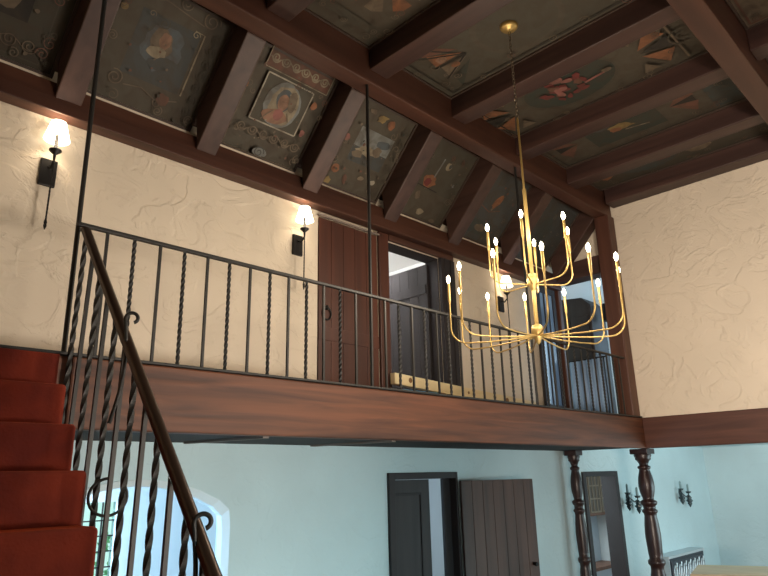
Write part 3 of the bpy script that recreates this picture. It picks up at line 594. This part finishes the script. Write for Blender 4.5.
# stair railing
XR = 1.29
r = empty('stair_railing', (XR, 2.6, 0), 'dark iron stair railing with bronze handrail, scrolls and twisted balusters', 'railing')
def hz(y): return 3.578 - (3.84 - y) * 1.085
p = MB()
prof = [(-.024, -.016), (-.028, -.004), (-.022, .004), (-.024, .012), (-.010, .019), (.010, .019), (.024, .012), (.022, .004), (.028, -.004), (.024, -.016)]
dv = Vector((0, 1, 1.085)).normalized(); uv = Vector((0, -dv.z, dv.y)); rings = []
for y in (3.828, 3.80, 3.0, 2.2, 1.62):
    c_ = Vector((XR, y, hz(y) - (.012 if y > 3.81 else 0))); rings.append([c_ + Vector((1, 0, 0)) * a_ + uv * b_ for a_, b_ in prof])
p.ring_loft(rings); o = p.build('handrail', M_HAND, r)
def nose(y): return FB + (y - 3.80) * 1.17 if y > 3.6 else None
k = 1; y = 3.785
while y > 1.7:
    zb = max(.003, 2.30 + (y - 3.79) * 1.1507)
    p = MB(); (twisted if k % 2 else straight)(p, (XR - .02, y, zb), (XR, y, hz(y) - .02), .0098, 17); p.build('baluster', M_IRON, r)
    k += 1; y -= .142
p = MB(); p.tube([(XR, 1.66, .003), (XR, 1.66, hz(1.66) - .03)], .018, 8); p.build('newel', M_IRON, r)
SU = Vector((.92, -.39, 0))
def scroll(y, z, rr, dx, tail=.5):
    c_ = Vector((XR + dx, y, z)); pts = []
    for i in range(26):
        t = i / 25; a_ = -1.2 + t * 4.6; q = rr * (.6 + .4 * t); pts.append(c_ + SU * q * math.cos(a_) + Vector((0, 0, q * math.sin(a_))))
    e = pts[-1]
    for i in range(1, 12):
        t = i / 11; pts.append(e + SU * (.03 * math.sin(t * 3.1) - .03 * t) + Vector((0, 0, -tail * t)))
    p = MB(); p.tube(pts, .009, 6); p.build('scroll', M_IRON, r)
scroll(3.03, 2.84, .034, .005); scroll(2.235, 1.915, .036, .0)
p = MB(); p.tube([Vector((XR + .02, 3.16, 2.0)) + SU * .085 * math.cos(t / 20 * 5.2 + 1.6) + Vector((0, 0, .085 * math.sin(t / 20 * 5.2 + 1.6))) for t in range(21)], .007, 6); p.build('scroll', M_IRON, r)

# ------------------------------------------------------------------ wall sconces
def point(name, loc, power, color, rad, parent=None):
    l = bpy.data.lights.new(name, 'POINT'); l.energy = power; l.color = color; l.shadow_soft_size = rad
    o = bpy.data.objects.new(name, l); COL.objects.link(o)
    if parent: o.parent = parent; o.location = Vector(loc) - wloc(parent)
    else: o.location = loc
    return o
def sconce(x, label):
    r = empty('wall_sconce', (x, YW, 4.30), label, 'wall lamp', 'lit wall sconces along the balcony')
    ys = YW - .13
    box('backplate', M_BLACK, (x - .06, x + .06, YW - .03, YW - .001, 4.25, 4.47), r, bevel=.006)
    p = MB(); p.tube([(x, YW - .03, 4.40), (x, YW - .08, 4.38), (x, ys, 4.42)], .010, 8); p.build('arm', M_BLACK, r)
    p = MB(); p.tube([(x, ys, 4.42 - .56 * i / 20) for i in range(21)], [.007] * 18 + [.012, .012, .004], 6, 0, False, 0, 30); p.build('tail', M_BLACK, r)
    p = MB(); p.lathe([(.008, 4.42), (.012, 4.47), (.045, 4.50), (.045, 4.51), (.014, 4.52), (.012, 4.62), (.011, 4.66)], (x, ys, 0), 14); p.build('candle_cup', M_BLACK, r)
    p = MB(); n = 20
    for (r0, z0), (r1, z1) in (((.094, 4.595), (.055, 4.745)),):
        rg = [[(x + q * math.cos(6.283 * k / n), ys + q * math.sin(6.283 * k / n), z) for k in range(n)] for q, z in ((r0, z0), (r1, z1))]
        p.ring_loft(rg, 0, True, False)
    o = p.build('lamp_shade', M_SHADE, r); md = o.modifiers.new('thick', 'SOLIDIFY'); md.thickness = .003
    p = MB(); p.lathe([(.004, 4.66), (.016, 4.68), (.016, 4.70), (.004, 4.73)], (x, ys, 0), 12); p.build('bulb', M_BULB, r)
    point('sconce_light', (x, ys, 4.70), P_SCONCE, WARM, .03, r)
sconce(1.34, 'lit white shaded iron wall sconce, leftmost, beside the left iron rod')
sconce(3.74, 'lit white shaded iron wall sconce beside the reddish plank door')
sconce(7.33, 'lit white shaded iron wall sconce behind the chandelier')

# ------------------------------------------------------------------ chandelier
CX, CY = 4.50, 2.692
r = empty('chandelier', (CX, CY, ZC), 'two tier satin brass chandelier with eighteen lit candle bulbs hanging from ceiling', 'chandelier')
p = MB(); p.lathe([(.085, ZC - .006), (.085, ZC - .022), (.07, ZC - .04), (.03, ZC - .05), (.012, ZC - .07)], (CX, CY, 0), 24); p.build('canopy', M_BRASS, r)
p = MB(); z = ZC - .07; k = 0
while z > 5.16:
    a_ = Vector((1, 0, 0)) if k % 2 else Vector((0, 1, 0))
    p.tube([Vector((CX, CY, z - .019)) + a_ * .012 * math.cos(t / 10 * 6.283) + Vector((0, 0, .024 * math.sin(t / 10 * 6.283))) for t in range(11)], .0040, 5); z -= .037; k += 1
p.build('chain', M_CHAIN, r)
p = MB(); p.lathe([(.004, 5.16), (.010, 5.14), (.009, 4.46), (.016, 4.44), (.016, 4.30), (.017, 3.65), (.020, 3.62), (.017, 3.48), (.017, 3.2), (.02, 3.08)], (CX, CY, 0), 14); p.build('stem', M_BRASS, r)
for zz in (3.585, 3.145):
    p = MB(); p.lathe([(.02, zz + .09), (.045, zz + .07), (.05, zz + .02), (.03, zz - .03), (.02, zz - .06), (.006, zz - .08)], (CX, CY, 0), 18); p.build('hub', M_BRASS, r)
def arm(az, R_, zh, ztop, sag):
    u = Vector((math.cos(az), math.sin(az), 0)); c0_ = Vector((CX, CY, 0)); pts = []
    for t, zz in ((.03, zh), (.3 * R_, zh - sag * .6), (.6 * R_, zh - sag)): pts.append(c0_ + u * t + Vector((0, 0, zz)))
    q = .13 if R_ > .5 else .11
    for i in range(9):
        a_ = i / 8 * math.pi / 2; pts.append(c0_ + u * (R_ - q + q * math.sin(a_)) + Vector((0, 0, zh - sag + q * (1 - math.cos(a_)))))
    zb = ztop - .20
    pts.append(c0_ + u * R_ + Vector((0, 0, zb)))
    p = MB(); p.tube(pts, .0065, 8); A = p.build('arm', M_BRASS, r)
    e = c0_ + u * R_
    p = MB(); p.lathe([(.007, zb - .02), (.0115, zb), (.0115, ztop - .055), (.007, ztop - .05)], (e.x, e.y, 0), 12); p.build('candle_sleeve', M_BRASS, A)
    p = MB(); p.lathe([(.006, ztop - .055), (.014, ztop - .03), (.017, ztop - .014), (.012, ztop + .006), (.003, ztop + .022)], (e.x, e.y, 0), 12); o = p.build('bulb', M_BULB, A)
    o.visible_shadow = True
    point('candle_light', (e.x, e.y, ztop + .06), P_CANDLE, WARM, .025, r)
for k in range(12): arm(math.radians(8 + 30 * k), .70, 3.135, 3.675, .03)
for k in range(6): arm(math.radians(24 + 60 * k),   .362, 3.575, 4.085, .0)

# ------------------------------------------------------------------ dining room pieces
def crystal_sconce(x, z, label):
    r = empty('crystal_sconce', (x, YW, z), label, 'wall lamp', 'twin crystal sconces on the dining wall')
    p = MB(); p.lathe([(.05, 0.001), (.05, .02), (.02, .03)], (x, YW, z), 14, 0, (0, -1, 0)); p.build('backplate', M_CRYSTAL, r)
    for s_, dz in ((-1, .04), (1, -.02)):
        xx = x + s_ * .17
        p = MB(); p.tube([(x, YW - .03, z), (x + s_ * .08, YW - .08, z - .08), (xx, YW - .10, z - .05), (xx, YW - .10, z + dz)], .010, 8); A = p.build('arm', M_BLACK, r)
        p = MB(); p.lathe([(.035, 0), (.05, .03), (.045, .035)], (xx, YW - .10, z + dz), 12); p.build('bobeche', M_CRYSTAL, A)
        p = MB(); p.lathe([(.02, .03), (.018, .15), (.004, .17)], (xx, YW - .10, z + dz), 10); p.build('candle', M_CANDLE, A)
        p = MB()
        for q, h in ((.05, .08), (.065, .13), (.045, .18)): p.lathe([(.004, -h + .06), (q, -h), (.004, -h - .07)], (xx, YW - .10, z + dz), 8)
        p.build('pendant', M_CRYSTAL, A)
crystal_sconce(10.55, 1.66, 'dark twin crystal wall sconce on the dining wall left of the thick column')
crystal_sconce(12.75, 1.66, 'dark twin crystal wall sconce on the dining wall right of the thick column')
r = empty('console_cabinet', (12.0, 4.8, 0), 'low ornate silver edged console with dark carved front against the dining wall', 'cabinet')
box('body', M_CARVE, (11.27, 12.83, 4.70, 4.93, .06, .66), r, bevel=.01); box('top', M_SILVER, (11.25, 12.85, 4.68, 4.935, .66, .70), r, bevel=.006); box('end_panel', M_SILVER, (11.25, 11.27, 4.69, 4.93, .06, .66), r)
for x in (11.32, 12.72): box('foot', M_SILVER, (x, x + .06, 4.72, 4.78, .002, .06), r); box('foot', M_SILVER, (x, x + .06, 4.86, 4.92, .002, .06), r)
p = MB(); p.box(11.33, 12.77, 4.685, 4.70, .16, .62); cp = p.build('front_panel', M_CARVE, r, bevel=.004)
p = MB()
for k in range(7):
    x = 11.45 + k * .2
    p.tube([(x + .07 * math.cos(t / 12 * 6.283), 4.680, .39 + .15 * math.sin(t / 12 * 6.283)) for t in range(13)], .014, 6); p.tube([(x - .08, 4.68, .2), (x, 4.68, .39), (x + .08, 4.68, .58)], .014, 6)
p.build('carving', M_SILVER, cp)
r = empty('dining_table', (10.35, 3.1, 0), 'beige wooden dining table at the bottom right edge', 'table')
p = MB(); p.prism([(9.50, 3.70, .67), (10.05, 2.7, .67), (10.95, 2.9, .67), (10.5, 3.95, .67)], (0, 0, .04)); p.build('tabletop', M_TABLE, r, bevel=.006)
for x, y in ((9.68, 3.62), (10.13, 2.82), (10.82, 2.98), (10.42, 3.80)): box('leg', M_TABLE, (x - .035, x + .035, y - .035, y + .035, .002, .67), r, bevel=.004)

# ------------------------------------------------------------------ garden beyond the leaded window
random.seed(3)
p = MB()
for k in range(420):
    c_ = Vector((random.uniform(.8, 3.8), random.uniform(7.95, 8.6), random.uniform(.1, 1.5))); q = random.uniform(.05, .11)
    d1 = Vector((random.uniform(-1, 1), random.uniform(-1, 1), random.uniform(-1, 1))).normalized(); d2 = d1.orthogonal().normalized()
    p.add([c_ - d1 * q, c_ + d2 * q * .5, c_ + d1 * q, c_ - d2 * q * .5], [(0, 1, 2, 3)])
o = p.build('garden_shrub', M_LEAF, None, (2.3, 8.2, 0)); tag(o, 'green garden shrub outside the leaded window behind the stair rail', 'shrub')
struct('ground', [M_LEAF], [(-2, 6, 7.8, 12, -.1, 0.0)])
